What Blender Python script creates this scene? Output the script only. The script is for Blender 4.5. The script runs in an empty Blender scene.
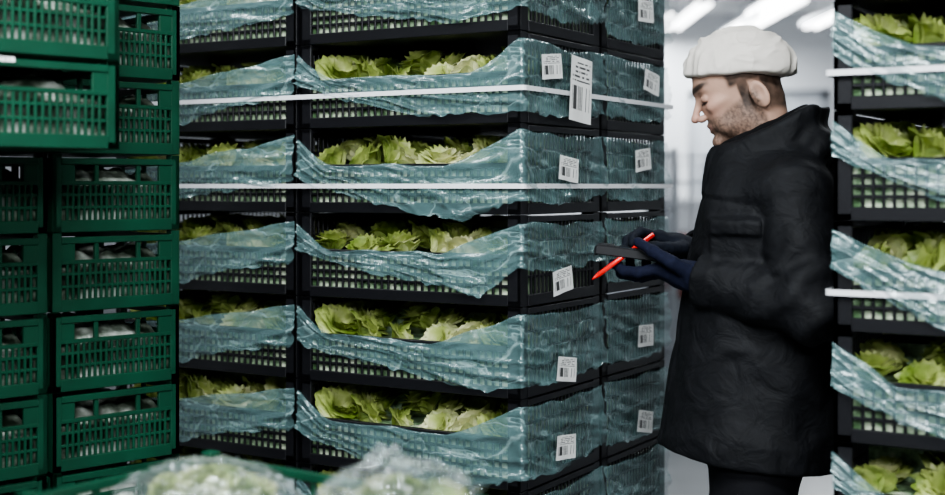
import bpy, bmesh, math, random
import numpy as np
from mathutils import Vector, Matrix
R = random.Random(7)
scene = bpy.context.scene
col = scene.collection

# ------------------------------------------------------------------ materials
def nodes(name):
    m = bpy.data.materials.new(name); m.use_nodes = True
    nt = m.node_tree
    return m, nt, nt.nodes['Principled BSDF']
def mat(name, c, rough=.5, metal=0, noise=0, nscale=20, bump=0, bscale=60, bdist=.002, spec=.5, sheen=0, emis=None, estr=0, fold=0):
    m, nt, b = nodes(name)
    b.inputs['Base Color'].default_value = (*c, 1)
    b.inputs['Roughness'].default_value = rough
    b.inputs['Metallic'].default_value = metal
    b.inputs['Specular IOR Level'].default_value = spec
    if sheen: b.inputs['Sheen Weight'].default_value = sheen
    tc = nt.nodes.new('ShaderNodeTexCoord')
    if noise:
        n = nt.nodes.new('ShaderNodeTexNoise'); n.inputs['Scale'].default_value = nscale; n.inputs['Detail'].default_value = 5
        nt.links.new(tc.outputs['Object'], n.inputs['Vector'])
        r = nt.nodes.new('ShaderNodeValToRGB')
        r.color_ramp.elements[0].position = .3; r.color_ramp.elements[1].position = .7
        r.color_ramp.elements[0].color = (*[x*(1-noise) for x in c], 1)
        r.color_ramp.elements[1].color = (*[min(1, x*(1+noise)) for x in c], 1)
        nt.links.new(n.outputs['Fac'], r.inputs['Fac']); nt.links.new(r.outputs['Color'], b.inputs['Base Color'])
    if bump:
        n2 = nt.nodes.new('ShaderNodeTexNoise'); n2.inputs['Scale'].default_value = bscale; n2.inputs['Detail'].default_value = 4
        nt.links.new(tc.outputs['Object'], n2.inputs['Vector'])
        bp = nt.nodes.new('ShaderNodeBump'); bp.inputs['Strength'].default_value = bump; bp.inputs['Distance'].default_value = bdist
        nt.links.new(n2.outputs['Fac'], bp.inputs['Height']); nt.links.new(bp.outputs['Normal'], b.inputs['Normal'])
        if fold:
            n3 = nt.nodes.new('ShaderNodeTexNoise'); n3.inputs['Scale'].default_value = 16; n3.inputs['Detail'].default_value = 3; n3.inputs['Distortion'].default_value = 1.0
            nt.links.new(tc.outputs['Object'], n3.inputs['Vector'])
            b3 = nt.nodes.new('ShaderNodeBump'); b3.inputs['Strength'].default_value = .8; b3.inputs['Distance'].default_value = fold
            nt.links.new(n3.outputs['Fac'], b3.inputs['Height']); nt.links.new(bp.outputs['Normal'], b3.inputs['Normal']); nt.links.new(b3.outputs['Normal'], b.inputs['Normal'])
    if emis:
        b.inputs['Emission Color'].default_value = (*emis, 1); b.inputs['Emission Strength'].default_value = estr
    return m

M_black = mat('black_plastic', (.008, .008, .010), .42, bump=.15, bscale=200, spec=.35)
M_green = mat('green_plastic', (.005, .050, .026), .42, noise=.25, nscale=8, bump=.1, bscale=150, spec=.4)
M_strap = mat('white_strap', (.78, .78, .80), .35)
M_wood = mat('pallet_wood', (.35, .24, .14), .8, noise=.3, nscale=15, bump=.3)
M_floor = mat('concrete_floor', (.26, .27, .28), .35, noise=.15, nscale=1.5, bump=.05)
M_wall = mat('white_panel_wall', (.60, .61, .63), .5, noise=.04, nscale=2)
M_ceil = mat('ceiling_paint', (.75, .75, .75), .8, noise=.03)
M_steel = mat('galvanised_steel', (.45, .47, .5), .35, metal=.8, noise=.1)
M_lamp = mat('lamp_tube', (1, 1, 1), .5, emis=(.97, .99, 1), estr=9)
M_coat = mat('coat_fabric', (.0048, .0052, .0068), .7, noise=.25, nscale=60, bump=.35, bscale=420, bdist=.001, spec=.24, fold=.010)
M_fleece = mat('fleece_fabric', (.005, .005, .006), .95, bump=.7, bscale=260, bdist=.002, spec=.15)
M_trouser = mat('trouser_fabric', (.006, .006, .008), .8, bump=.3, bscale=300, spec=.2)
M_boot = mat('boot_leather', (.01, .01, .01), .5, bump=.3)
M_glove = mat('navy_glove_knit', (.006, .008, .022), .85, noise=.2, nscale=120, bump=.5, bscale=420, bdist=.0012, spec=.2)
M_glove2 = mat('black_glove_knit', (.006, .008, .014), .85, noise=.2, nscale=120, bump=.5, bscale=420, bdist=.0012, spec=.2)
M_cap = mat('bouffant_cap_fabric', (.64, .60, .55), .9, noise=.05, nscale=30, bump=.3, bscale=40, bdist=.004, spec=.15)
M_dev = mat('scanner_plastic', (.01, .01, .012), .35)
M_screen = mat('scanner_screen', (.02, .025, .03), .08)
M_red = mat('red_pen_plastic', (.75, .015, .01), .3)
def make_skin():
    m, nt, b = nodes('skin')
    a = nt.nodes.new('ShaderNodeAttribute'); a.attribute_name = 'Col'
    tc = nt.nodes.new('ShaderNodeTexCoord')
    n = nt.nodes.new('ShaderNodeTexNoise'); n.inputs['Scale'].default_value = 300
    nt.links.new(tc.outputs['Object'], n.inputs['Vector'])
    bp = nt.nodes.new('ShaderNodeBump'); bp.inputs['Strength'].default_value = .35; bp.inputs['Distance'].default_value = .001
    nt.links.new(n.outputs['Fac'], bp.inputs['Height']); nt.links.new(bp.outputs['Normal'], b.inputs['Normal'])
    nt.links.new(a.outputs['Color'], b.inputs['Base Color'])
    b.inputs['Roughness'].default_value = .55
    b.inputs['Specular IOR Level'].default_value = .35
    return m
M_skin = make_skin()

def make_leaf(name, c0, c1, c2):
    m, nt, b = nodes(name)
    tc = nt.nodes.new('ShaderNodeTexCoord')
    n = nt.nodes.new('ShaderNodeTexNoise'); n.inputs['Scale'].default_value = 11; n.inputs['Detail'].default_value = 6
    nt.links.new(tc.outputs['Object'], n.inputs['Vector'])
    r = nt.nodes.new('ShaderNodeValToRGB'); e = r.color_ramp.elements
    e[0].position = .36; e[0].color = (*c0, 1)
    e[1].position = .66; e[1].color = (*c2, 1)
    x = e.new(.5); x.color = (*c1, 1)
    nt.links.new(n.outputs['Fac'], r.inputs['Fac']); nt.links.new(r.outputs['Color'], b.inputs['Base Color'])
    b.inputs['Roughness'].default_value = .4
    n2 = nt.nodes.new('ShaderNodeTexNoise'); n2.inputs['Scale'].default_value = 70
    nt.links.new(tc.outputs['Object'], n2.inputs['Vector'])
    bp = nt.nodes.new('ShaderNodeBump'); bp.inputs['Strength'].default_value = .6; bp.inputs['Distance'].default_value = .003
    nt.links.new(n2.outputs['Fac'], bp.inputs['Height']); nt.links.new(bp.outputs['Normal'], b.inputs['Normal'])
    tr = nt.nodes.new('ShaderNodeBsdfTranslucent'); nt.links.new(r.outputs['Color'], tr.inputs['Color'])
    mx = nt.nodes.new('ShaderNodeMixShader'); mx.inputs[0].default_value = .32
    out = nt.nodes['Material Output']
    nt.links.new(b.outputs[0], mx.inputs[1]); nt.links.new(tr.outputs[0], mx.inputs[2]); nt.links.new(mx.outputs[0], out.inputs['Surface'])
    return m
M_leaf = make_leaf('lettuce_leaf', (.17, .25, .04), (.50, .57, .19), (.82, .82, .52))
M_bagleaf = make_leaf('pale_endive_leaf', (.12, .20, .04), (.40, .48, .18), (.80, .81, .58))

def make_packed(name, c0, c1, c2, scale):
    m, nt, b = nodes(name)
    tc = nt.nodes.new('ShaderNodeTexCoord')
    n = nt.nodes.new('ShaderNodeTexNoise'); n.inputs['Scale'].default_value = scale; n.inputs['Detail'].default_value = 4
    nt.links.new(tc.outputs['Object'], n.inputs['Vector'])
    r = nt.nodes.new('ShaderNodeValToRGB'); e = r.color_ramp.elements
    e[0].position = .36; e[0].color = (*c0, 1); e[1].position = .66; e[1].color = (*c2, 1)
    x = e.new(.5); x.color = (*c1, 1)
    nt.links.new(n.outputs['Fac'], r.inputs['Fac']); nt.links.new(r.outputs['Color'], b.inputs['Base Color'])
    b.inputs['Roughness'].default_value = .3
    bp = nt.nodes.new('ShaderNodeBump'); bp.inputs['Strength'].default_value = .8; bp.inputs['Distance'].default_value = .006
    nt.links.new(n.outputs['Fac'], bp.inputs['Height']); nt.links.new(bp.outputs['Normal'], b.inputs['Normal'])
    return m
M_packed = make_packed('bagged_lettuce_liner', (.07, .13, .06), (.30, .42, .26), (.62, .68, .52), 32)
M_packw = make_packed('bagged_produce_pale', (.02, .03, .02), (.16, .19, .15), (.5, .53, .48), 22)

def make_film(name, c_lo, c_hi, a0, a1, rough, scale, bd, stretch=(1, 1, 2.2), spec=.8, ridge_a=.25, gloss=.07):
    """thin see-through polythene with a few sharp, paler creases"""
    m, nt, b = nodes(name); N = nt.nodes.new; L = nt.links.new
    b.inputs['Roughness'].default_value = rough
    b.inputs['Specular IOR Level'].default_value = spec
    tc = N('ShaderNodeTexCoord')
    mp = N('ShaderNodeMapping'); mp.inputs['Scale'].default_value = stretch; mp.inputs['Rotation'].default_value = (.0, .45, 0)
    L(tc.outputs['Object'], mp.inputs['Vector'])
    n = N('ShaderNodeTexNoise'); n.inputs['Scale'].default_value = scale; n.inputs['Detail'].default_value = 3; n.inputs['Roughness'].default_value = .45
    n.inputs['Distortion'].default_value = .5
    L(mp.outputs['Vector'], n.inputs['Vector'])
    a = N('ShaderNodeMath'); a.operation = 'SUBTRACT'; L(n.outputs['Fac'], a.inputs[0]); a.inputs[1].default_value = .5
    ab = N('ShaderNodeMath'); ab.operation = 'ABSOLUTE'; L(a.outputs[0], ab.inputs[0])
    rg = N('ShaderNodeMapRange'); rg.inputs[1].default_value = 0; rg.inputs[2].default_value = .016; rg.inputs[3].default_value = 1; rg.inputs[4].default_value = 0
    rg.interpolation_type = 'SMOOTHSTEP'; L(ab.outputs[0], rg.inputs[0])
    n3 = N('ShaderNodeTexNoise'); n3.inputs['Scale'].default_value = scale*.45; n3.inputs['Detail'].default_value = 3
    L(mp.outputs['Vector'], n3.inputs['Vector'])
    mr = N('ShaderNodeMapRange'); mr.inputs[1].default_value = .3; mr.inputs[2].default_value = .7; mr.inputs[3].default_value = a0; mr.inputs[4].default_value = a1
    L(n3.outputs['Fac'], mr.inputs[0])
    s = N('ShaderNodeMath'); s.operation = 'MULTIPLY_ADD'; L(rg.outputs[0], s.inputs[0]); s.inputs[1].default_value = ridge_a; L(mr.outputs[0], s.inputs[2]); s.use_clamp = True
    L(s.outputs[0], b.inputs['Alpha'])
    hf = N('ShaderNodeMath'); hf.operation = 'MULTIPLY'; L(rg.outputs[0], hf.inputs[0]); hf.inputs[1].default_value = .5
    cr = N('ShaderNodeMix'); cr.data_type = 'RGBA'; cr.inputs[6].default_value = (*c_lo, 1); cr.inputs[7].default_value = (*c_hi, 1); L(hf.outputs[0], cr.inputs[0])
    L(cr.outputs[2], b.inputs['Base Color'])
    bp2 = N('ShaderNodeBump'); bp2.inputs['Strength'].default_value = 1; bp2.inputs['Distance'].default_value = bd
    L(ab.outputs[0], bp2.inputs['Height']); L(bp2.outputs['Normal'], b.inputs['Normal'])
    gl = N('ShaderNodeBsdfGlossy'); gl.inputs['Roughness'].default_value = rough; gl.inputs['Color'].default_value = (.85, .97, .97, 1); L(bp2.outputs['Normal'], gl.inputs['Normal'])
    mx = N('ShaderNodeMixShader'); mx.inputs[0].default_value = gloss; L(b.outputs[0], mx.inputs[1]); L(gl.outputs[0], mx.inputs[2])
    L(mx.outputs[0], nt.nodes['Material Output'].inputs['Surface'])
    return m
M_film = make_film('teal_plastic_film', (.19, .34, .345), (.48, .64, .63), .13, .46, .22, 6, .024, ridge_a=.2, gloss=.055)
M_clear = make_film('clear_plastic_bag', (.6, .65, .65), (.9, .93, .93), .02, .12, .12, 9, .04, (1, 1, 1), 1.0, .2, gloss=.10)

def make_label():
    m, nt, b = nodes('barcode_label')
    N = nt.nodes.new; L = nt.links.new
    uv = N('ShaderNodeTexCoord'); sp = N('ShaderNodeSeparateXYZ'); L(uv.outputs['UV'], sp.inputs[0])
    def mth(op, a, v=None):
        x = N('ShaderNodeMath'); x.operation = op
        if isinstance(a, float): x.inputs[0].default_value = a
        else: L(a, x.inputs[0])
        if v is not None:
            if isinstance(v, float): x.inputs[1].default_value = v
            else: L(v, x.inputs[1])
        return x.outputs[0]
    fx = mth('FLOOR', mth('MULTIPLY', sp.outputs[0], 34.))
    wn = N('ShaderNodeTexWhiteNoise'); wn.noise_dimensions = '1D'; L(fx, wn.inputs['W'])
    bars = mth('GREATER_THAN', wn.outputs['Value'], .5)
    my = mth('MULTIPLY', mth('GREATER_THAN', sp.outputs[1], .18), mth('LESS_THAN', sp.outputs[1], .55))
    mxx = mth('MULTIPLY', mth('GREATER_THAN', sp.outputs[0], .1), mth('LESS_THAN', sp.outputs[0], .9))
    a = mth('MULTIPLY', bars, mth('MULTIPLY', my, mxx))
    ty = mth('GREATER_THAN', mth('FRACT', mth('MULTIPLY', sp.outputs[1], 14.)), .55)
    wn2 = N('ShaderNodeTexWhiteNoise'); wn2.noise_dimensions = '2D'
    cb = N('ShaderNodeCombineXYZ'); L(mth('FLOOR', mth('MULTIPLY', sp.outputs[0], 22.)), cb.inputs[0]); L(mth('FLOOR', mth('MULTIPLY', sp.outputs[1], 14.)), cb.inputs[1]); L(cb.outputs[0], wn2.inputs['Vector'])
    tm = mth('MULTIPLY', mth('GREATER_THAN', sp.outputs[1], .62), mth('LESS_THAN', sp.outputs[1], .92))
    t = mth('MULTIPLY', mth('MULTIPLY', ty, mth('GREATER_THAN', wn2.outputs['Value'], .35)), mth('MULTIPLY', tm, mxx))
    s = mth('MAXIMUM', a, t)
    mx = N('ShaderNodeMix'); mx.data_type = 'RGBA'
    mx.inputs[6].default_value = (.85, .85, .83, 1); mx.inputs[7].default_value = (.05, .05, .05, 1)
    L(s, mx.inputs[0]); L(mx.outputs[2], b.inputs['Base Color'])
    b.inputs['Roughness'].default_value = .5
    return m
M_label = make_label()

# ------------------------------------------------------------------ helpers
def obj(name, me, parent=None, loc=(0, 0, 0), rot=(0, 0, 0), mats=None):
    o = bpy.data.objects.new(name, me); col.objects.link(o)
    o.location = loc; o.rotation_euler = rot
    if parent: o.parent = parent
    if mats and me is not None and not me.materials:
        for m in mats: me.materials.append(m)
    return o
def empty(name, loc=(0, 0, 0), rz=0):
    o = bpy.data.objects.new(name, None); col.objects.link(o); o.location = loc; o.rotation_euler = (0, 0, rz); o.empty_display_size = .1
    return o
def box_mesh(name, boxes, bevel=0):
    bm = bmesh.new()
    for b in boxes:
        x0, x1, y0, y1, z0, z1 = b[:6]
        r = bmesh.ops.create_cube(bm, size=1, matrix=Matrix.Translation(((x0+x1)/2, (y0+y1)/2, (z0+z1)/2)) @ Matrix.Diagonal((x1-x0, y1-y0, z1-z0, 1)))
        if len(b) > 6:
            for v in r['verts']:
                for f in v.link_faces: f.material_index = b[6]
    if bevel: bmesh.ops.bevel(bm, geom=bm.edges[:], offset=bevel, segments=1, affect='EDGES')
    me = bpy.data.meshes.new(name); bm.to_mesh(me); bm.free(); return me
def np_mesh(name, V, F, smooth=True):
    me = bpy.data.meshes.new(name)
    me.from_pydata(V.tolist() if hasattr(V, 'tolist') else V, [], F.tolist() if hasattr(F, 'tolist') else F)
    if smooth: me.polygons.foreach_set('use_smooth', [True]*len(me.polygons))
    me.update(); return me
_rs = np.random.RandomState(3); _LAT = _rs.rand(64, 64, 64).astype(np.float32)*2-1
def vnoise(P):
    P = np.asarray(P, dtype=np.float32); i = np.floor(P).astype(int); f = P-i; f = f*f*(3-2*f)
    o = 0
    for dx in (0, 1):
        wx = f[..., 0] if dx else 1-f[..., 0]
        for dy in (0, 1):
            wy = f[..., 1] if dy else 1-f[..., 1]
            for dz in (0, 1):
                wz = f[..., 2] if dz else 1-f[..., 2]
                o = o+wx*wy*wz*_LAT[(i[..., 0]+dx) & 63, (i[..., 1]+dy) & 63, (i[..., 2]+dz) & 63]
    return o
def fbm(P, n=3):
    P = np.asarray(P, dtype=np.float32); s = 0; a = 1
    for k in range(n): s = s+a*vnoise(P*(2**k)+17.3*k); a *= .5
    return s
def grid_faces(nu, nv):
    return [(i*nv+j, (i+1)*nv+j, (i+1)*nv+j+1, i*nv+j+1) for i in range(nu-1) for j in range(nv-1)]
def surface_nets(f, org, h):
    nx, ny, nz = f.shape; s = f < 0
    acc = np.zeros((nx-1, ny-1, nz-1, 3), np.float32); cnt = np.zeros((nx-1, ny-1, nz-1), np.float32)
    def sl(o, n): return slice(o, n-1+o)
    corners = [(a, b, c) for a in (0, 1) for b in (0, 1) for c in (0, 1)]
    for c0 in corners:
        for ax in range(3):
            if c0[ax] == 1: continue
            c1 = list(c0); c1[ax] = 1
            A = f[sl(c0[0], nx), sl(c0[1], ny), sl(c0[2], nz)]; B = f[sl(c1[0], nx), sl(c1[1], ny), sl(c1[2], nz)]
            m = (A < 0) != (B < 0)
            t = np.where(m, A/np.where(m, A-B, 1), 0)
            for k in range(3):
                acc[..., k] += np.where(m, (t if k == ax else c0[k]), 0)
            cnt += m
    act = cnt > 0
    idx = -np.ones(act.shape, int); idx[act] = np.arange(act.sum())
    ijk = np.argwhere(act)
    V = (ijk+acc[act]/cnt[act][:, None])*h+np.array(org)
    Q = []
    for ax in range(3):
        o1, o2 = [(1, 2), (2, 0), (0, 1)][ax]
        lo = [slice(1, n-1) for n in f.shape]; lo[ax] = slice(0, f.shape[ax]-1)
        hi = list(lo); hi[ax] = slice(1, f.shape[ax])
        a = s[tuple(lo)]; b = s[tuple(hi)]
        base = np.argwhere(a != b); sg = a[a != b]
        off = np.ones(3, int); off[ax] = 0; base = base+off
        def cell(d1, d2):
            c = base.copy(); c[:, o1] -= d1; c[:, o2] -= d2
            return idx[c[:, 0], c[:, 1], c[:, 2]]
        q = np.stack([cell(1, 1), cell(0, 1), cell(0, 0), cell(1, 0)], 1)
        q = np.where(sg[:, None], q, q[:, ::-1]); Q.append(q)
    return V, np.concatenate(Q)
def grid(lo, hi, h):
    ax = [np.arange(lo[k], hi[k]+h, h, dtype=np.float32) for k in range(3)]
    return np.stack(np.meshgrid(*ax, indexing='ij'), -1)
def cone(P, a, b, ra, rb):
    a = np.array(a, np.float32); b = np.array(b, np.float32); d = b-a
    t = np.clip(((P-a)@d)/(d@d), 0, 1)
    return np.linalg.norm(P-(a+t[..., None]*d), axis=-1)-(ra+(rb-ra)*t)
def ell(P, c, r):
    q = P-np.array(c, np.float32); r = np.array(r, np.float32)
    k0 = np.linalg.norm(q/r, axis=-1); k1 = np.linalg.norm(q/(r*r), axis=-1)+1e-6
    return k0*(k0-1)/k1
def smin(a, b, k):
    h = np.clip(.5+.5*(b-a)/k, 0, 1); return b+(a-b)*h-k*h*(1-h)
def smax(a, b, k): return -smin(-a, -b, k)
def sdf_obj(name, fn, lo, hi, h, m, parent):
    P = grid(lo, hi, h); d = fn(P)
    V, F = surface_nets(d, lo, h)
    me = np_mesh(name, V, F); o = obj(name, me, parent, mats=[m]); return o, V

# ------------------------------------------------------------------ crates
def crate_mesh(name, W, D, H, hf, hs, sp, rows, t=.008, bottom=.014, posts=.035, bevel=.0015, handle=False):
    B = [(0, W, 0, D, 0, bottom)]
    for cx in (0, 1):
        for cy in (0, 1):
            x0 = W-posts if cx else 0; y0 = D-posts if cy else 0
            xx = W-t-.002 if cx else 0; yy = D-t-.002 if cy else 0
            B.append((x0, x0+posts, yy, yy+t+.002, 0, H-.001)); B.append((xx, xx+t+.002, y0, y0+posts, 0, H-.001))
            B.append((x0, x0+posts, y0, y0+posts, H-.012, H-.001))
    def wall(L, hw, pf):
        B.append(pf(posts-.002, L-posts+.002, -.003, t+.004, hw-.014, hw))
        B.append(pf(posts-.002, L-posts+.002, -.002, t, 0, .026))
        n = int(round((L-2*posts)/sp)); s = (L-2*posts)/n
        top = hw-.014
        if handle:
            zz = hw-.052
            B.append(pf(posts-.002, L-posts+.002, -.001, t, zz-.006, zz+.003))
            B.append(pf(posts-.002, posts+.03, 0, t, zz, top)); B.append(pf(L-posts-.03, L-posts+.002, 0, t, zz, top))
            B.append(pf(L/2-.055, L/2-.045, 0, t, zz, top)); B.append(pf(L/2+.045, L/2+.055, 0, t, zz, top))
            top = zz
        for i in range(1, n):
            a = posts+i*s; B.append(pf(a-.003, a+.003, 0, t-.002, .02, top))
        for k in range(1, rows):
            z = .026+(top-.026)*k/rows; B.append(pf(posts, L-posts, .001, t-.001, z-.0035, z+.0035))
    wall(W, hf, lambda a0, a1, b0, b1, z0, z1: (a0, a1, b0, b1, z0, z1))
    wall(W, hf, lambda a0, a1, b0, b1, z0, z1: (a0, a1, D-b1, D-b0, z0, z1))
    wall(D, hs, lambda a0, a1, b0, b1, z0, z1: (b0, b1, a0, a1, z0, z1))
    wall(D, hs, lambda a0, a1, b0, b1, z0, z1: (W-b1, W-b0, a0, a1, z0, z1))
    return box_mesh(name, B, bevel)
BW, BD, BH = .63, .41, .208
ME_black = crate_mesh('black_crate', BW, BD, BH, .118, .204, .019, 4); ME_black.materials.append(M_black)

def head_geo(V, F, c, Rd, rng, nl=13, n=7, tilt=None):
    T = Matrix.Rotation(rng.uniform(-.9, .9), 3, 'X') @ Matrix.Rotation(rng.uniform(-.9, .9), 3, 'Y') if tilt is None else tilt
    for l in range(nl):
        az = l*2.4+rng.uniform(-.3, .3); lay = l/nl
        spread = .25+.95*lay; wd = Rd*(.5+.5*lay); ph = rng.uniform(0, 6)
        b0 = len(V)
        for i in range(n):
            u = i/(n-1)*2-1
            for j in range(n):
                v = j/(n-1)
                ang = spread*(v**1.0)*1.25
                r = Rd*1.05*math.sin(ang)*v+Rd*.1; z = Rd*1.25*v*math.cos(ang*.8)
                w = wd*math.sin(min(1, v*1.15+.12)*math.pi*.62)*u
                ruf = Rd*.19*v*v*(abs(u)*.6+.4)*math.sin(u*11+ph+v*3)
                x = r-abs(u)**2*Rd*.32*(1-lay*.4)+ruf; y = w; zz = z+ruf*.6-abs(u)*Rd*.12*v
                X = x*math.cos(az)-y*math.sin(az); Y = x*math.sin(az)+y*math.cos(az)
                p = T @ Vector((X, Y, zz-Rd*.45))
                V.append((c[0]+p.x, c[1]+p.y, c[2]+p.z))
        F += [(b0+i*n+j, b0+(i+1)*n+j, b0+(i+1)*n+j+1, b0+i*n+j+1) for i in range(n-1) for j in range(n-1)]
def pile_mesh(name, seed):
    rng = random.Random(seed); V = []; F = []
    for r_, (y, nn) in enumerate([(.062, 6), (.135, 6), (.24, 5), (.34, 5)]):
        for i in range(nn):
            x = .07+(BW-.14)*(i/(nn-1))+rng.uniform(-.022, .022)
            head_geo(V, F, (x, y+rng.uniform(-.01, .01), (.122, .142, .150, .140)[r_]+rng.uniform(-.018, .014)), rng.uniform(.042, .060), rng, 13, 8 if r_ < 2 else 6)
    def cl(v):
        z = v[2]
        if z > .185: z = .185+(z-.185)*.25
        return (min(max(v[0], .014), BW-.014), min(max(v[1], .010), BD-.014), min(z, BH-.004))
    V = [cl(v) for v in V]
    me = np_mesh(name, V, F); me.materials.append(M_leaf)
    bm = bmesh.new(); bm.from_mesh(me)
    L = .0135
    r = bmesh.ops.create_cube(bm, size=1, matrix=Matrix.Translation((BW/2, BD/2, .062)) @ Matrix.Diagonal((BW-2*L, BD-2*L, .09, 1)))
    r2 = bmesh.ops.create_cube(bm, size=1, matrix=Matrix.Translation((BW/2, .28, .125)) @ Matrix.Diagonal((BW-3*L, .2, .09, 1)))
    for v in r['verts']+r2['verts']:
        for f in v.link_faces: f.material_index = 1
    bm.to_mesh(me); bm.free(); me.materials.append(M_packed)
    return me
PILES = [pile_mesh('lettuce_pile_'+'abcde'[i], i+1) for i in range(5)]

def film_mesh(name, seed, kind, rng):
    off = .006
    W, D = BW, BD
    if kind == 'right':
        path = [((W+off), y*D/50, 1, 0, 'r', y/50) for y in range(0, 51)]
    else:
        path = [(x*W/100, -off, 0, -1, 'f', x/100) for x in range(0, 101)]
        if kind == 'front_right':
            for k in range(1, 5):
                a = k/5*math.pi/2; path.append((W+off*math.sin(a)*1.5, -off*math.cos(a)*1.5, math.sin(a), -math.cos(a), 'c', k/5))
            path += [((W+off), y*D/60, 1, 0, 'r', y/60) for y in range(0, 61)]
    nz = 30
    sb = rng.uniform(.02, .085)
    hl = rng.uniform(.075, .115)
    low = rng.uniform(-.02, .03); lt = rng.uniform(.6, .95)
    rise = rng.uniform(.60, .80)
    hx = rng.uniform(.16, .34)
    pt = []
    for (x, y, nx, ny, kd, t) in path:
        if kd == 'f':
            if kind == 'front':
                top = .105+.085*t**1.3; bot = -.015+.10*t**1.2+.01*math.sin(seed+t*6)
            elif kind == 'front_left':
                top = .112+.080*max(0, 1-t/hx)**1.1; bot = hl+.01+(low-.015-hl)*min(1, t/.40)**.9+.05*max(0, t-.6)
            else:
                top = .116+.065*max(0, 1-t/.17)**1.4+.075*max(0, (t-rise)/(1-rise))**1.15
                bot = hl+(low-hl)*(t/lt)**.85 if t < lt else low+(sb-low)*((t-lt)/(1-lt))
        elif kd == 'c': top = .191; bot = sb
        else:
            top = .191-.008*math.sin(t*3.1); bot = sb-.012*math.sin(t*math.pi)+.01*t
        bot = min(bot, top-.025)
        for j in range(-3, nz):
            v = j/(nz-1)
            if j < 0:
                z = top-.012*abs(j)*.7; inn = -.012*abs(j)-.002
                if kd == 'c': inn *= .7
            else:
                z = top+(bot-top)*v; inn = 0
            s = (t if kd == 'f' else 1.02+t*.65 if kd == 'r' else 1.0+.02*t)
            pt.append((x, y, nx, ny, z, inn, s, v, 1 if j == nz-1 else 0))
    A = np.array(pt); s, v = A[:, 6], A[:, 7]; o1 = np.ones(len(A))
    w = 1-np.abs(fbm(np.stack([s*3+seed*3.1, v*4-s*3, o1*seed*1.7], 1), 2))*2.2
    w2 = 1-np.abs(vnoise(np.stack([s*8+seed, v*8-s*9, o1*seed*2.2], 1)))*3
    w3 = 1-np.abs(vnoise(np.stack([s*16+seed, v*7+s*11, o1*seed*1.2], 1)))*4
    vp = np.maximum(0, v)
    o = A[:, 5]+np.maximum(0, w)*.0125*(.3+vp)+np.maximum(0, w2)*.0045+np.maximum(0, w3)*.0018+.004*vp
    zz = A[:, 4]+.005*vnoise(np.stack([s*9, o1*seed*5.0, v*1.5], 1))+A[:, 8]*.005*vnoise(np.stack([s*40, o1*seed, o1], 1))
    V = np.stack([A[:, 0]+A[:, 2]*o, A[:, 1]+A[:, 3]*o, zz], 1)
    me = np_mesh(name, V, [q[::-1] for q in grid_faces(len(path), nz+3)]); me.materials.append(M_film)
    return me
frng = random.Random(11)
FILMS = {k: [film_mesh('film_'+k, i+{'front_right': 0, 'front': 10, 'right': 20, 'front_left': 30}[k], k, frng) for i in range(n)] for k, n in (('front_right', 7), ('front', 5), ('right', 4), ('front_left', 4))}

def pallet(parent, W, D, H, m):
    B = []
    n = 7
    for i in range(n): B.append((0, W, i*(D-.1)/(n-1), i*(D-.1)/(n-1)+.1, H-.022, H-.001))
    for i in range(3):
        x = i*(W-.12)/2; B.append((x, x+.12, 0, D, H-.044, H-.022))
        for k in range(3): yy = k*(D-.12)/2; B.append((x, x+.12, yy, yy+.12, .022, H-.044))
    for i in range(3): yy = i*(D-.12)/2; B.append((0, W, yy, yy+.12, 0, .022))
    return obj('pallet', box_mesh('pallet', B, .003), parent, mats=[m])
def label_mesh(w, h):
    me = bpy.data.meshes.new('label')
    V = []; F = []
    n = 6
    for i in range(n+1):
        for j in range(3): V.append((.0012*math.sin(i*1.3+j), (i/n-.5)*w, (j/2-.5)*h))
    for i in range(n):
        for j in range(2): F.append((i*3+j, (i+1)*3+j, (i+1)*3+j+1, i*3+j+1))
    me.from_pydata(V, [], F); uv = me.uv_layers.new()
    for lp in me.loops:
        i, j = divmod(lp.vertex_index, 3); uv.data[lp.index].uv = (i/n, j/2)
    me.materials.append(M_label); return me
ME_lab = label_mesh(.10, .057); ME_lab2 = label_mesh(.115, .155)
P0 = .157
def strap(parent, W, D, z, o=.018):
    h = .0055; c = []; r = .012
    for (cx, cy, a0) in ((W+o-r, -o+r, -90), (W+o-r, D+o-r, 0), (-o+r, D+o-r, 90), (-o+r, -o+r, 180)):
        for k in range(5):
            a = math.radians(a0+k*22.5); c.append((cx+r*math.cos(a), cy+r*math.sin(a)))
    V = []; F = []; n = len(c)
    for (x, y) in c: V += [(x, y, z-h), (x, y, z+h)]
    for i in range(n): a = 2*i; b = 2*((i+1) % n); F.append((a, b, b+1, a+1))
    ob = obj('strap', np_mesh('strap', V, F, False), parent, mats=[M_strap])
    m = ob.modifiers.new('s', 'SOLIDIFY'); m.thickness = .001
    return ob
def lettuce_stack(name, loc, rz, straps, films, nlev=10, so=.018):
    e = empty(name, loc, rz)
    pallet(e, 1.27, .83, P0-.001, M_wood)
    for cu in (0, 1):
        for cw in (0, 1):
            x, y = cu*.64, cw*.42
            for k in range(nlev):
                z = P0+k*BH
                obj('crate', ME_black, e, (x, y, z))
                obj('lettuce', PILES[R.randrange(5)], e, (x, y, z+.001))
                f = films.get((cu, cw))
                if f:
                    L = FILMS[f]; obj('film', L[(k*5+cu*2+R.randrange(2)) % len(L)], e, (x, y, z))
    for z in straps: strap(e, 1.27, .83, z, so)
    return e
RZ = math.radians(-31)
st = lettuce_stack('lettuce_crate_stack', (-.98, 3.604, 0), RZ, (1.69, 1.47), {(1, 0): 'front_right', (0, 0): 'front', (1, 1): 'right'}, so=.021)
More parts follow.
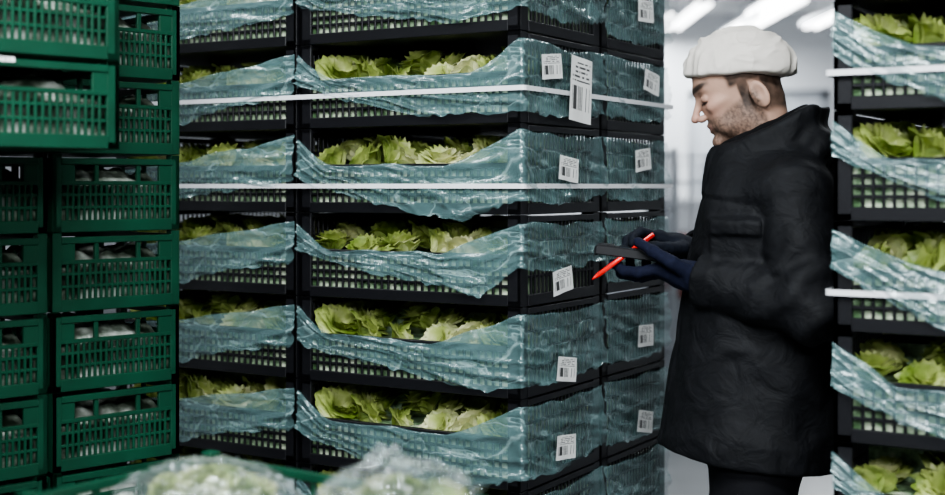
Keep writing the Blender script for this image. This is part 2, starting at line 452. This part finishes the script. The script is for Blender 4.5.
for (w, z, me_, rt) in ((.095, 1.745, ME_lab, .1), (.245, 1.70, ME_lab2, -.08), (.181, 1.51, ME_lab, -.1), (.15, 1.249, ME_lab, .12), (.171, 1.04, ME_lab, -.15), (.167, .858, ME_lab, -.1),
                        (.672, 1.747, ME_lab, -.15), (.632, 1.933, ME_lab, .05), (.614, 1.539, ME_lab, .1), (.632, 1.074, ME_lab, -.05), (.628, .847, ME_lab, -.2)):
    obj('label', me_, st, (1.27+.029, w, z), (rt, 0, 0))
st2 = lettuce_stack('lettuce_crate_stack', (.682, 2.48, 0), RZ, (1.683, 1.27), {(0, 0): 'front_left', (1, 0): 'front_right'}, so=.014)

# ------------------------------------------------------------------ green crates
GW, GD, GH = .304, .4, .168
ME_g = crate_mesh('green_crate_small', GW, GD, GH, .158, .158, .013, 3, t=.009, posts=.022, handle=True); ME_g.materials.append(M_green)
ME_G = crate_mesh('green_crate_large', .6, .4, GH, .158, .158, .014, 3, t=.009, posts=.026, handle=True); ME_G.materials.append(M_green)
def bag_fill(name, W, D, seed, z0=.016, top=.118, amp=.03):
    nu, nv = 40, 40; V = []
    for i in range(nu):
        for j in range(nv):
            u, v = i/(nu-1), j/(nv-1); x = .014+u*(W-.028); y = .014+v*(D-.028)
            n = float(fbm(np.array([x*14+seed, y*14, seed*1.3]), 3))
            e = min(1, 6*min(u, 1-u, v, 1-v)+.1)
            V.append((x, y, top*(.45+.55*e**.4)+n*amp*e))
    F = grid_faces(nu, nv)
    b = len(V); ring = [i*nv for i in range(nu)]+[(nu-1)*nv+j for j in range(1, nv)]+[i*nv+nv-1 for i in range(nu-2, -1, -1)]+[j for j in range(nv-2, 0, -1)]
    for r in ring: V.append((V[r][0], V[r][1], z0))
    n = len(ring)
    for i in range(n): F.append((ring[i], ring[(i+1) % n], b+(i+1) % n, b+i))
    me = np_mesh(name, V, F); me.materials.append(M_packw); return me
ME_bf = [bag_fill('produce_a', GW, GD, 1.1), bag_fill('produce_b', GW, GD, 5.3)]
ME_BF = bag_fill('produce_c', .6, .4, 8.8)
def dolly(parent, x0, x1, y0, y1, H):
    B = [(x0, x1, y0, y0+.05, H-.04, H-.001), (x0, x1, y1-.05, y1, H-.04, H-.001), (x0, x0+.05, y0, y1, H-.04, H-.001), (x1-.05, x1, y0, y1, H-.04, H-.001)]
    for x in (x0+.03, x1-.07):
        for y in (y0+.03, y1-.07):
            B += [(x, x+.04, y, y+.04, .07, H-.04)]
    o = obj('dolly', box_mesh('dolly', B, .002), parent, mats=[M_steel])
    for x in (x0+.05, x1-.05):
        for y in (y0+.05, y1-.05):
            bm = bmesh.new(); bmesh.ops.create_cone(bm, cap_ends=True, segments=20, radius1=.045, radius2=.045, depth=.025, matrix=Matrix.Translation((x, y, .045)) @ Matrix.Rotation(math.pi/2, 4, 'X'))
            me = bpy.data.meshes.new('wheel'); bm.to_mesh(me); bm.free(); obj('wheel', me, parent, mats=[M_black])
gs = empty('green_crate_stack', (-.88, 2.75, 0), math.radians(43.7))
GZ = 1.54-8*GH
def gcol(parent, x, y, me, fill, lv, z0):
    for k in lv:
        jx = R.uniform(-.003, .003)
        obj('crate', me, parent, (x+jx, y+jx, z0+k*GH)); obj('produce', fill[k % len(fill)], parent, (x+jx, y+jx, z0+k*GH+.001))
gcol(gs, 0, 0, ME_g, ME_bf, range(0, 11), GZ)
gcol(gs, -.316, .0, ME_g, ME_bf, range(0, 8), GZ)
gcol(gs, -.625, -.33, ME_g, ME_bf, range(0, 8), GZ)
gcol(gs, -.625, -.33, ME_G, [ME_BF], range(8, 11), GZ)
gcol(gs, -.625, .08, ME_G, [ME_BF], range(8, 11), GZ)
gcol(gs, -.63, .08, ME_g, ME_bf, range(0, 8), GZ)
dolly(gs, -.63, .3, -.32, .4, GZ)
obj('label', ME_lab, gs, (-.27, -.336, GZ+9*GH-.012), (0, 0, -math.pi/2)).scale = (1, .7, .16)

fg = empty('green_crate_of_bagged_lettuce', (-.69, 1.976, 0), math.radians(-35.9))
FZ = 1.0-5*GH+.01
gcol(fg, 0, 0, ME_G, [ME_BF], range(0, 5), FZ)
dolly(fg, 0, .6, 0, .4, FZ)
def leafy_bag(parent, name, cx, cy, cz, rx, ry, rz, seed, peak=None):
    rng = random.Random(seed); V = []; F = []
    for i in range(15):
        a = rng.uniform(0, 6.28); r = rng.uniform(0, .66)
        head_geo(V, F, (cx+rx*r*math.cos(a), cy+ry*r*math.sin(a), cz+rz*.4*(1-r)+rng.uniform(-.012, .006)), rng.uniform(.036, .050), rng, 12, 8)
    W2 = []
    for v in V:
        q = math.sqrt(((v[0]-cx)/rx)**2+((v[1]-cy)/ry)**2+(max(0, v[2]-cz)/rz)**2)
        k = 1 if q < .85 else (.85+(q-.85)*.3)/q
        k = min(k, .97/q) if q > .97 else k
        W2.append((cx+(v[0]-cx)*k, cy+(v[1]-cy)*k, cz+(v[2]-cz)*k))
    me = np_mesh(name+'_leaves', W2, F); me.materials.append(M_bagleaf); obj(name+'_leaves', me, parent)
    nu, nv = 110, 60; W = []
    for i in range(nu):
        for j in range(nv):
            a = i/(nu-1)*2*math.pi; b = (j/(nv-1))*math.pi*.62
            dx, dy, dz = math.sin(b)*math.cos(a), math.sin(b)*math.sin(a), math.cos(b)
            q = np.array([math.cos(a)*2.4*math.sin(b)+seed, math.sin(a)*2.4*math.sin(b)+5, b*2.4])
            rr = 1.0+.12*(1-min(1, 2.2*abs(float(fbm(q*1.3, 2)))))+.07*(1-min(1, 3*abs(float(vnoise(q*2.5+9)))))-.02
            x, y, z = cx+rx*dx*rr, cy+ry*dy*rr, cz+rz*dz*rr
            if peak:
                w = math.exp(-((x-peak[0])**2+(y-peak[1])**2)/.0009)
                z += peak[2]*w*(.8+.4*float(vnoise(q*4)))
            W.append((x, y, z))
    o = obj(name+'_film', np_mesh(name+'_film', W, grid_faces(nu, nv)), parent, mats=[M_clear])
leafy_bag(fg, 'lettuce_bag', .165, .235, .970, .14, .13, .062, 4)
leafy_bag(fg, 'lettuce_bag_large', .525, .275, .980, .125, .135, .088, 9, peak=(.445, .335, .045))
leafy_bag(fg, 'lettuce_bag_front', .2, .1, .95, .15, .09, .045, 14)
leafy_bag(fg, 'lettuce_bag_middle', .34, .17, .95, .10, .11, .050, 21)

# ------------------------------------------------------------------ worker
wk = empty('warehouse_worker', (.6242, 3.0, 0), -math.atan2(.6242, 3.0))
HC = np.array((-.016, 0, 1.704), np.float32); HS = 1.06; TA = math.radians(21); tc_, ts_ = math.cos(TA), math.sin(TA)
def to_canon(P):
    q = (P-HC)/HS
    return np.stack([q[..., 0]*tc_+q[..., 2]*ts_, q[..., 1], -q[..., 0]*ts_+q[..., 2]*tc_], -1)
EZ = -.040
def head_sdf(P, neck=True):
    C = to_canon(P)
    S = C.copy(); S[..., 1] = np.abs(S[..., 1])
    d = ell(C, (.008, 0, .031), (.098, .074, .076))
    d = smin(d, ell(C, (-.032, 0, -.028), (.060, .053, .082)), .03)
    d = smin(d, ell(S, (-.028, .028, -.072), (.045, .024, .028)), .025)
    d = smin(d, ell(C, (-.079, 0, -.102), (.019, .020, .016)), .018)
    d = smin(d, cone(S, (-.085, .004, .016), (-.071, .042, .019), .012, .010), .012)
    d = smin(d, ell(S, (-.058, .043, -.028), (.022, .014, .013)), .018)
    d = smax(d, -ell(S, (-.052, .066, -.058), (.030, .014, .022)), .018)
    d = smax(d, -ell(S, (-.100, .032, -.006), (.021, .017, .014)), .010)
    d = smin(d, ell(S, (-.0735, .031, -.007), (.0140, .0155, .0120)), .002)
    d = smax(d, -cone(S, (-.089, .020, .0015), (-.079, .044, .0005), .0018, .0016), .002)
    d = smin(d, cone(C, (-.087, 0, .004), (-.111, 0, -.034), .0062, .0080), .009)
    d = smin(d, ell(C, (-.112, 0, -.039), (.0105, .0088, .0080)), .006)
    d = smin(d, ell(S, (-.099, .0105, -.043), (.010, .0065, .0075)), .005)
    d = smax(d, -ell(S, (-.105, .006, -.0505), (.005, .0032, .003)), .002)
    d = smin(d, cone(S, (-.0895, 0, -.0625), (-.080, .022, -.068), .0060, .003), .007)
    d = smin(d, cone(S, (-.0870, 0, -.0755), (-.080, .020, -.0705), .0064, .003), .007)
    d = smax(d, -cone(S, (-.0970, 0, -.069), (-.086, .024, -.0695), .0012, .0010), .002)
    E = S-np.array((.032, .072, EZ), np.float32); a = .2
    E2 = np.stack([E[..., 0]*math.cos(a)+E[..., 2]*math.sin(a), E[..., 1]-.35*np.maximum(E[..., 0], -.01), -E[..., 0]*math.sin(a)+E[..., 2]*math.cos(a)], -1)
    ear = ell(E2, (0, 0, 0), (.017, .0065, .030)); ear = smax(ear, -ell(E2, (-.001, .008, .005), (.0110, .0066, .019)), .003)
    ear = smin(ear, ell(E2, (-.010, .003, -.006), (.004, .004, .006)), .003)
    d = smin(d, ear, .005)
    if neck: d = smin(d, cone(C, (.028, 0, -.05), (-.015, 0, -.22), .055, .06), .03)
    return d
hd, V = sdf_obj('head', head_sdf, (-.175, -.105, 1.52), (.13, .105, 1.85), .0021, M_skin, wk)
C = to_canon(V.astype(np.float32)); x, y, z = C[:, 0], np.abs(C[:, 1]), C[:, 2]
def ss(a, b, t): t = np.clip((t-a)/(b-a), 0, 1); return t*t*(3-2*t)
skin = np.array((.44, .275, .205)); red = np.array((.42, .19, .15)); hair = np.array((.028, .018, .013)); stub = np.array((.085, .056, .043)); lip = np.array((.29, .135, .115))
nz_ = fbm(C*60, 3)[:, None]; nf = fbm(C*260, 2)
c = skin[None]*(1+.08*nz_)
f = (np.exp(-((x+.11)**2+(z+.04)**2+y**2)/.0004)*.5+np.exp(-((x+.07)**2+(z+.03)**2+(y-.04)**2)/.0006)*.35)[:, None]; c = c*(1-f)+red*f
ismouth = np.exp(-((z+.069)/.008)**2)*(x < -.082)*(y < .024); c = c*(1-.7*ismouth[:, None])+lip*.7*ismouth[:, None]
be = ss(-.043, -.060, z-.32*np.clip(x+.06, 0, .1))*(1-ismouth*.8); be = be*ss(.035, .022, x)
be = (np.clip(be*(.78+.25*nf), 0, .95))[:, None]; c = c*(1-be)+stub*be
earm = (y > .069)*(np.abs(x-.032) < .026)*(np.abs(z-EZ) < .04)
h1 = ss(-.030, -.018, x+.15*np.clip(z-.02, 0, 1))*ss(-.012, .0, z)
h2 = ss(.038, .046, x)*ss(-.085, -.065, z+.3*(x-.04)); h3 = ss(-.010, -.004, x)*ss(.020, .014, x)*ss(-.075, -.05, z)
h = np.maximum(np.maximum(h1, h2), h3)*(1-earm)*(.85+.15*nz_[:, 0]); h = np.clip(h, 0, 1)[:, None]; c = c*(1-h)+hair*h
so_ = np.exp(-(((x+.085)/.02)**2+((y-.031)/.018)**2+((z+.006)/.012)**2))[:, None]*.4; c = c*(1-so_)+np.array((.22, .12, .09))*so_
br = np.exp(-((z-.0195-.08*(y-.025))/.0058)**2)*ss(.006, .012, y)*ss(.058, .050, y)*(x < -.05); br = (np.clip(br*1.6, 0, .97))[:, None]; c = c*(1-br)+hair*br
la = np.exp(-((z+.0145+.1*np.abs(y-.031))/.0028)**2)*ss(.014, .018, y)*ss(.050, .045, y)*(x < -.06); la = np.clip(la*1.3, 0, .97)[:, None]; c = c*(1-la)+hair*la
c = np.clip(c, .005, 1)
ca = hd.data.color_attributes.new('Col', 'FLOAT_COLOR', 'POINT')
ca.data.foreach_set('color', np.concatenate([c, np.ones((len(c), 1))], 1).astype(np.float32).ravel())
def cap_sdf(P):
    hs_ = head_sdf(P, False)
    d = ell(P, (-.012, 0, 1.746), (.116, .094, .078))
    d = smin(d, ell(P, (.050, 0, 1.750), (.064, .078, .044)), .035)
    d = smin(d, hs_-.010, .03)
    fo = 1-np.clip(np.abs(vnoise(P*np.array((11, 11, 15), np.float32)+3*vnoise(P*8)[..., None]))*2.6, 0, 1)
    fo2 = 1-np.clip(np.abs(vnoise(P*np.array((26, 26, 16), np.float32)+2*vnoise(P*15)[..., None]+8))*2.6, 0, 1)
    d = d-.0060*fo-.0025*fo2-.005*fbm(P*10, 2)+.004
    d = np.minimum(d, hs_-.004)          # the cloth always covers the hair
    pl = 1.718+.02*(P[..., 0])+.005*vnoise(P*24)-P[..., 2]
    d = smax(d, pl, .012)
    return smax(d, -(hs_-.0008), .001)
sdf_obj('bouffant_cap', cap_sdf, (-.17, -.13, 1.69), (.15, .13, 1.86), .0024, M_cap, wk)

rowsT = np.array([(.70, -.19, .21, .21), (.83, -.190, .21, .21), (.98, -.178, .215, .20), (1.14, -.150, .215, .19), (1.30, -.122, .212, .185), (1.39, -.108, .210, .19), (1.45, -.094, .205, .18), (1.50, -.082, .195, .145), (1.552, -.068, .175, .10), (1.62, -.06, .165, .08), (1.7, -.06, .165, .08)], np.float32)
def loft(P, rows, p=2.3):
    z = P[..., 2]; xf = np.interp(z, rows[:, 0], rows[:, 1]); xb = np.interp(z, rows[:, 0], rows[:, 2]); hw = np.interp(z, rows[:, 0], rows[:, 3])
    cx = (xf+xb)/2; rx = (xb-xf)/2
    k = (np.abs((P[..., 0]-cx)/rx)**p+np.abs(P[..., 1]/hw)**p)**(1/p)
    return (k-1)*np.minimum(rx, hw)
NS, NE, NWr = (.105, -.150, 1.450), (.135, -.235, 1.215), (-.095, -.125, 1.268)
FS, FE, FW = (.06, .155, 1.450), (.03, .25, 1.22), (-.125, .085, 1.315)
def coat_sdf(P):
    d = loft(P, rowsT)
    d = smax(d, P[..., 2]-1.56, .02)
    pl = P[..., 2]-(1.578+.42*P[..., 0])
    q = np.sqrt(((P[..., 0]-.052-.1*(P[..., 2]-1.55))/.128)**2+(P[..., 1]/.108)**2); cl = (q-1)*.108
    cl = smax(cl, pl, .015); cl = np.maximum(cl, 1.46-P[..., 2])
    q2 = np.sqrt(((P[..., 0]-.045)/.108)**2+(P[..., 1]/.088)**2); inner = np.maximum((q2-1)*.088, 1.50-P[..., 2])
    d = smin(d, cl, .014)
    hood = ell(P, (.165, 0, 1.555), (.05, .115, .05)); d = smin(d, hood, .02)
    pk = np.maximum(np.abs(P[..., 0]+.022)-.055, np.abs(P[..., 2]-1.335)-.062)
    fl = np.maximum(np.abs(P[..., 0]+.022)-.059, np.abs(P[..., 2]-1.385+.04*np.abs(P[..., 0]+.022))-.021)
    near = (P[..., 1] < -.05)
    thick = .006*ss(.003, -.003, pk)+.007*ss(.003, -.003, fl)
    plk = np.abs(P[..., 1]+.02)-.032
    thick2 = .006*ss(.004, -.004, plk)*(P[..., 0] < -.02)*(P[..., 2] < 1.56)
    d = d+.009*fbm(P*np.array((7, 7, 4.5), np.float32), 3)
    r_ = 1-np.abs(fbm(P*np.array((7, 7, 5), np.float32)+40, 2))*2.2
    d = d-.006*np.clip(r_, 0, 1)
    d = d-thick*near-thick2
    d = d+.0035*np.exp(-((P[..., 2]-1.43+.15*P[..., 0])/.0045)**2)
    d = smax(d, -inner, .008)
    for (a, b, c_) in ((NS, NE, NWr), (FS, FE, FW)):
        arm = smin(cone(P, a, b, .083, .068), cone(P, b, c_, .067, .051), .02)
        e = np.linalg.norm(P-np.array(b, np.float32), axis=-1)
        B_ = np.array(b, np.float32)
        arm = arm+.007*np.sin((P[..., 2]*.8-P[..., 0]*.75)*80+5*vnoise(P*9))*ss(.20, .04, e)
        arm = arm+.006*fbm(P*9+7, 2)-.006*np.clip(1-np.abs(fbm(P*np.array((8, 8, 12), np.float32)+11, 2))*2.2, 0, 1)
        cu = np.array(c_, np.float32); ax = cu-B_; ax = ax/np.linalg.norm(ax); s = (P-cu)@ax
        arm = arm-.004*ss(-.045, -.041, s)
        arm = smax(arm, s-.005, .006)
        arm = smax(arm, -np.maximum(cone(P, b, cu+ax*.05, .045, .044), -s-.03), .003)
        k = .008+.045*ss(1.40, 1.48, P[..., 2])
        d = smin(d, arm, k)
    hem = .860-.10*(P[..., 0])-P[..., 2]
    d = smax(d, hem, .008)
    return d
sdf_obj('coat', coat_sdf, (-.25, -.34, .79), (.26, .34, 1.70), .0055, M_coat, wk)
def warmer(P):
    q = np.sqrt(((P[..., 0]-.036)/.103)**2+(P[..., 1]/.083)**2); d = (q-1)*.083
    pl = P[..., 2]-(1.594+.46*P[..., 0]); d = smax(d, pl, .02); d = np.maximum(d, 1.48-P[..., 2])
    d = d+.003*np.sin((P[..., 2]-.45*P[..., 0])*150+3*vnoise(P*12))+.004*fbm(P*20, 2)
    return smax(d, -(head_sdf(P)-.0005), .002)
sdf_obj('neck_warmer', warmer, (-.10, -.11, 1.46), (.17, .11, 1.70), .004, M_fleece, wk)
def legs(P):
    S = P.copy(); S[..., 1] = np.abs(S[..., 1])
    d = ell(P, (.02, 0, .9), (.13, .17, .12))
    d = smin(d, smin(cone(S, (.02, .09, .88), (-.005, .10, .49), .10, .068), cone(S, (-.005, .10, .49), (.035, .10, .09), .068, .055), .03), .03)
    d = d+.006*fbm(P*9, 3)
    return np.maximum(smax(d, .07-P[..., 2], .005), P[..., 2]-.93)
sdf_obj('trousers', legs, (-.2, -.25, .04), (.25, .25, 1.0), .008, M_trouser, wk)
def boots(P):
    S = P.copy(); S[..., 1] = np.abs(S[..., 1])
    d = smin(cone(S, (.04, .10, .14), (.04, .10, .05), .05, .048), cone(S, (.03, .10, .045), (-.13, .105, .038), .046, .04), .03)
    sole = np.maximum(d-.005, P[..., 2]-.022); d = np.minimum(d, sole)
    return np.maximum(np.maximum(d, .001-P[..., 2]), P[..., 2]-.16)
sdf_obj('boots', boots, (-.2, -.18, -.01), (.12, .18, .19), .005, M_boot, wk)

def hand_sdf(P, wrist, elbow, palm, fingers, thumb, piv, S_, fr=.0092):
    Q = (P-np.array(piv, np.float32))/S_+np.array(piv, np.float32)
    d = None
    for (a, b, r1, r2) in palm:
        s = cone(Q, a, b, r1, r2); d = s if d is None else smin(d, s, .016)
    for F_ in fingers:
        g = None
        for k in range(len(F_)-1):
            r1 = fr*(1.08-.07*k); r2 = fr*(1.03-.07*(k+1))
            s = cone(Q, F_[k], F_[k+1], r1, r2); g = s if g is None else smin(g, s, .003)
        d = smin(d, g, .0045)
    g = None
    for k in range(len(thumb)-1):
        s = cone(Q, thumb[k], thumb[k+1], .0145-.0022*k, .0125-.0015*k); g = s if g is None else smin(g, s, .005)
    d = smin(d, g, .008)*S_
    w = np.array(wrist, np.float32); e = np.array(elbow, np.float32)
    ax = (w-e)/np.linalg.norm(w-e)
    d = smin(d, cone(P, tuple(w-ax*.05), tuple(w+ax*.025), .040, .031), .02)
    return d+.0009*vnoise(P*90)
dz = .022
def up(L): return [(a, b, c+dz) for (a, b, c) in L]
lf = [up([(-.19, -.112, 1.270), (-.232, -.116, 1.262), (-.260, -.104, 1.264), (-.281, -.090, 1.277)]),
      up([(-.192, -.09, 1.264), (-.240, -.088, 1.253), (-.268, -.066, 1.257), (-.276, -.040, 1.272)]),
      up([(-.188, -.068, 1.262), (-.230, -.058, 1.250), (-.252, -.034, 1.257), (-.256, -.016, 1.280)]),
      up([(-.18, -.048, 1.264), (-.208, -.030, 1.254), (-.224, -.014, 1.264), (-.226, -.008, 1.284)])]
lt = up([(-.135, -.132, 1.262), (-.168, -.150, 1.283), (-.203, -.142, 1.303), (-.232, -.118, 1.3185)])
lp = [tuple(up([a, b])+[r1, r2]) for (a, b, r1, r2) in (((-.12, -.12, 1.248), (-.188, -.110, 1.268), .022, .0165), ((-.12, -.10, 1.245), (-.188, -.088, 1.263), .022, .016), ((-.12, -.09, 1.247), (-.182, -.066, 1.262), .020, .015), ((-.12, -.085, 1.248), (-.175, -.049, 1.263), .018, .013))]
sdf_obj('hand_left', lambda P: hand_sdf(P, (-.112, -.118, 1.270), NE, lp, lf, lt, (-.22, -.08, 1.318), 1.2, .0108), (-.34, -.21, 1.2), (-.02, .04, 1.39), .0025, M_glove, wk)
rf = [[(-.205, .010, 1.352), (-.238, -.022, 1.362), (-.252, -.052, 1.350), (-.252, -.072, 1.338)],
      [(-.212, .030, 1.350), (-.250, .006, 1.356), (-.268, -.022, 1.344), (-.270, -.040, 1.330)],
      [(-.208, .052, 1.344), (-.246, .036, 1.346), (-.264, .012, 1.336), (-.264, -.006, 1.322)],
      [(-.200, .070, 1.336), (-.230, .060, 1.336), (-.246, .040, 1.328), (-.247, .025, 1.316)]]
rt_ = [(-.155, .015, 1.325), (-.18, -.022, 1.328), (-.208, -.052, 1.332), (-.232, -.070, 1.334)]
rp = [((-.14, .055, 1.312), (-.203, .012, 1.350), .021, .0145), ((-.14, .065, 1.312), (-.210, .031, 1.348), .020, .014), ((-.14, .075, 1.312), (-.205, .051, 1.342), .019, .013), ((-.14, .08, 1.312), (-.197, .068, 1.334), .018, .012)]
sdf_obj('hand_right', lambda P: hand_sdf(P, (-.14, .073, 1.318), FE, rp, rf, rt_, (-.252, -.07, 1.332), 1.12), (-.32, -.12, 1.23), (-.03, .16, 1.42), .0025, M_glove2, wk)

sc = box_mesh('scanner', [(-.082, .082, -.038, .038, -.011, .011), (-.03, .078, -.032, .032, .0108, .0125, 1), (-.075, -.04, -.03, .03, .0108, .014), (.07, .088, -.03, .03, -.009, .009), (-.085, -.075, -.03, .03, -.013, .008)], .0025)
so = obj('barcode_scanner', sc, wk, (-.252, -.076, 1.318), (0, math.radians(7), math.radians(4)), mats=[M_dev, M_screen])
def rod(name, a, b, r1, r2, m, parent, seg=16):
    a = Vector(a); b = Vector(b); d = b-a
    bm = bmesh.new(); bmesh.ops.create_cone(bm, cap_ends=True, segments=seg, radius1=r1, radius2=r2, depth=d.length)
    me = bpy.data.meshes.new(name); bm.to_mesh(me); bm.free()
    me.polygons.foreach_set('use_smooth', [len(p.vertices) == 4 for p in me.polygons])
    o = obj(name, me, parent, (a+b)/2, mats=[m]); o.rotation_euler = d.to_track_quat('Z', 'Y').to_euler(); return o
pa = Vector((-.335, -.145, 1.262)); pb = Vector((-.205, -.068, 1.36)); pd = (pb-pa)
rod('pen_barrel', pa+pd*.1, pb, .0055, .0055, M_red, wk); rod('pen_tip', pa, pa+pd*.1, .0012, .0055, M_red, wk)
rod('pen_clip', pa+pd*.75+Vector((0, -.007, 0)), pb+Vector((0, -.007, 0)), .0015, .0015, M_red, wk, 8)

# ------------------------------------------------------------------ room
def box_obj(name, b, m, bevel=0, parent=None): return obj(name, box_mesh(name, [b], bevel), parent, mats=[m])
X0, X1, Y0, Y1, ZC = -5, 7.5, -3.5, 17, 3.7
box_obj('floor', (X0, X1, Y0, Y1, -.1, 0), M_floor)
box_obj('ceiling', (X0, X1, Y0, Y1, ZC, ZC+.1), M_ceil)
box_obj('wall_back', (X0, X1, Y1, Y1+.1, 0, ZC), M_wall); box_obj('wall_front', (X0, X1, Y0-.1, Y0, 0, ZC), M_wall)
box_obj('wall_left', (X0-.1, X0, Y0, Y1, 0, ZC), M_wall); box_obj('wall_right', (X1, X1+.1, Y0, Y1, 0, ZC), M_wall)
box_obj('baseboard_back', (X0, X1, Y1-.03, Y1-.001, 0, .25), M_steel)
def ceiling_lamp(x, y, z, L, power, along='X', size=.25, em=M_lamp, tilt=0):
    e = empty('ceiling_lamp', (x, y, z), 0 if along == 'X' else math.pi/2)
    obj('housing', box_mesh('housing', [(-L/2, L/2, -.11, .11, 0, .05)], .006), e, mats=[M_steel])
    obj('tube', box_mesh('tube', [(-L/2+.03, L/2-.03, -.07, -.03, -.025, -.001), (-L/2+.03, L/2-.03, .03, .07, -.025, -.001)], .006), e, mats=[em])
    for s in (-L/2+.1, L/2-.1): obj('rod', box_mesh('rod', [(s-.005, s+.005, -.005, .005, .05, ZC-z)]), e, mats=[M_steel])
    l = bpy.data.lights.new('lamp_light', 'AREA'); l.shape = 'RECTANGLE'; l.size = L; l.size_y = size; l.energy = power; l.color = (.92, .97, 1)
    lo = bpy.data.objects.new('lamp_light', l); col.objects.link(lo); lo.parent = e; lo.location = (0, 0, -.05-.12*math.sin(tilt)); lo.rotation_euler = (tilt, 0, 0)
    return e
ceiling_lamp(-.5, .9, 3.1, 2.2, 130, tilt=.35)
ceiling_lamp(.5, -1.8, 2.9, 2.4, 155, tilt=.95)  # added lamp behind the camera, tilted to brighten lettuce in the crate openings
ceiling_lamp(1.2, 4.6, 3.3, 2.0, 60)
ceiling_lamp(-1.6, 3.4, 3.3, 1.5, 30, 'Y')
for (x, y) in ((2.25, 9.5), (2.9, 12.6), (2.2, 13.4), (3.6, 13.0), (3.2, 15.6), (2.3, 15.8)):
    ceiling_lamp(x, y, 2.72+.09*(y-8), 2.0, 80, 'Y')

def roll_cage(x, y, rz, fill):
    e = empty('roll_cage', (x, y, 0), rz); B = []
    W, D, H = .8, .7, 1.7
    for cx in (0, W-.03):
        for cy in (0, D-.03): B.append((cx, cx+.03, cy, cy+.03, .16, H))
    B.append((0, W, 0, D, .14, .17))
    for k in range(9):
        zz = .3+k*.17
        B += [(0, .012, 0, D, zz, zz+.012), (W-.012, W, 0, D, zz, zz+.012), (0, W, D-.012, D, zz, zz+.012)]
    for k in range(1, 8):
        B += [(0, .01, k*D/8, k*D/8+.01, .17, H), (W*k/8, W*k/8+.01, D-.01, D, .17, H), (W-.01, W, k*D/8, k*D/8+.01, .17, H)]
    obj('cage_frame', box_mesh('cage_frame', B), e, mats=[M_steel])
    for wx in (.06, W-.06):
        for wy in (.06, D-.06):
            bm = bmesh.new(); bmesh.ops.create_cone(bm, cap_ends=True, segments=16, radius1=.06, radius2=.06, depth=.03, matrix=Matrix.Translation((wx, wy, .06)) @ Matrix.Rotation(math.pi/2, 4, 'X'))
            me = bpy.data.meshes.new('wheel'); bm.to_mesh(me); bm.free(); obj('wheel', me, e, mats=[M_black])
            obj('caster', box_mesh('caster', [(wx-.02, wx+.02, wy-.02, wy+.02, .1, .142)]), e, mats=[M_steel])
    for k in range(fill):
        obj('carton', box_mesh('carton', [(.08, .7, .08, .6, .172+k*.3, .462+k*.3)], .01), e, mats=[M_cart[k % 3]])
M_cart = [mat('carton_grey', (.30, .31, .33), .8, noise=.1), mat('carton_pale', (.42, .44, .47), .7, noise=.1), mat('carton_red', (.24, .09, .08), .7, noise=.1)]
roll_cage(1.22, 8.0, .1, 3); roll_cage(2.3, 9.6, -.1, 4); roll_cage(1.6, 11.2, .05, 4); roll_cage(3.3, 11.6, .0, 3); roll_cage(2.4, 13, 0, 4)
dr = empty('door_1', (2.9, Y1-.06, 0)); obj('door_leaf', box_mesh('door_leaf', [(0, 1.6, 0, .05, 0, 2.6)], .01), dr, mats=[M_cart[1]])
obj('door_frame', box_mesh('door_frame', [(-.1, 0, 0, .058, 0, 2.7), (1.6, 1.7, 0, .058, 0, 2.7), (-.1, 1.7, 0, .058, 2.6, 2.72)], .005), dr, mats=[M_steel])

w = bpy.data.worlds.new('World'); scene.world = w; w.use_nodes = True
w.node_tree.nodes['Background'].inputs[0].default_value = (.6, .7, .8, 1); w.node_tree.nodes['Background'].inputs[1].default_value = .2
scene.view_settings.look = 'AgX - Medium High Contrast'
# ------------------------------------------------------------------ camera
cd = bpy.data.cameras.new('Camera'); cam = bpy.data.objects.new('Camera', cd); col.objects.link(cam)
cam.location = (0, 0, 1.47); cam.rotation_euler = (math.pi/2, 0, 0); cd.lens = 50; cd.sensor_width = 36; cd.shift_y = -.065
cd.dof.use_dof = True; cd.dof.focus_distance = 3.02; cd.dof.aperture_fstop = 1.8
cd.clip_start = .05
scene.camera = cam
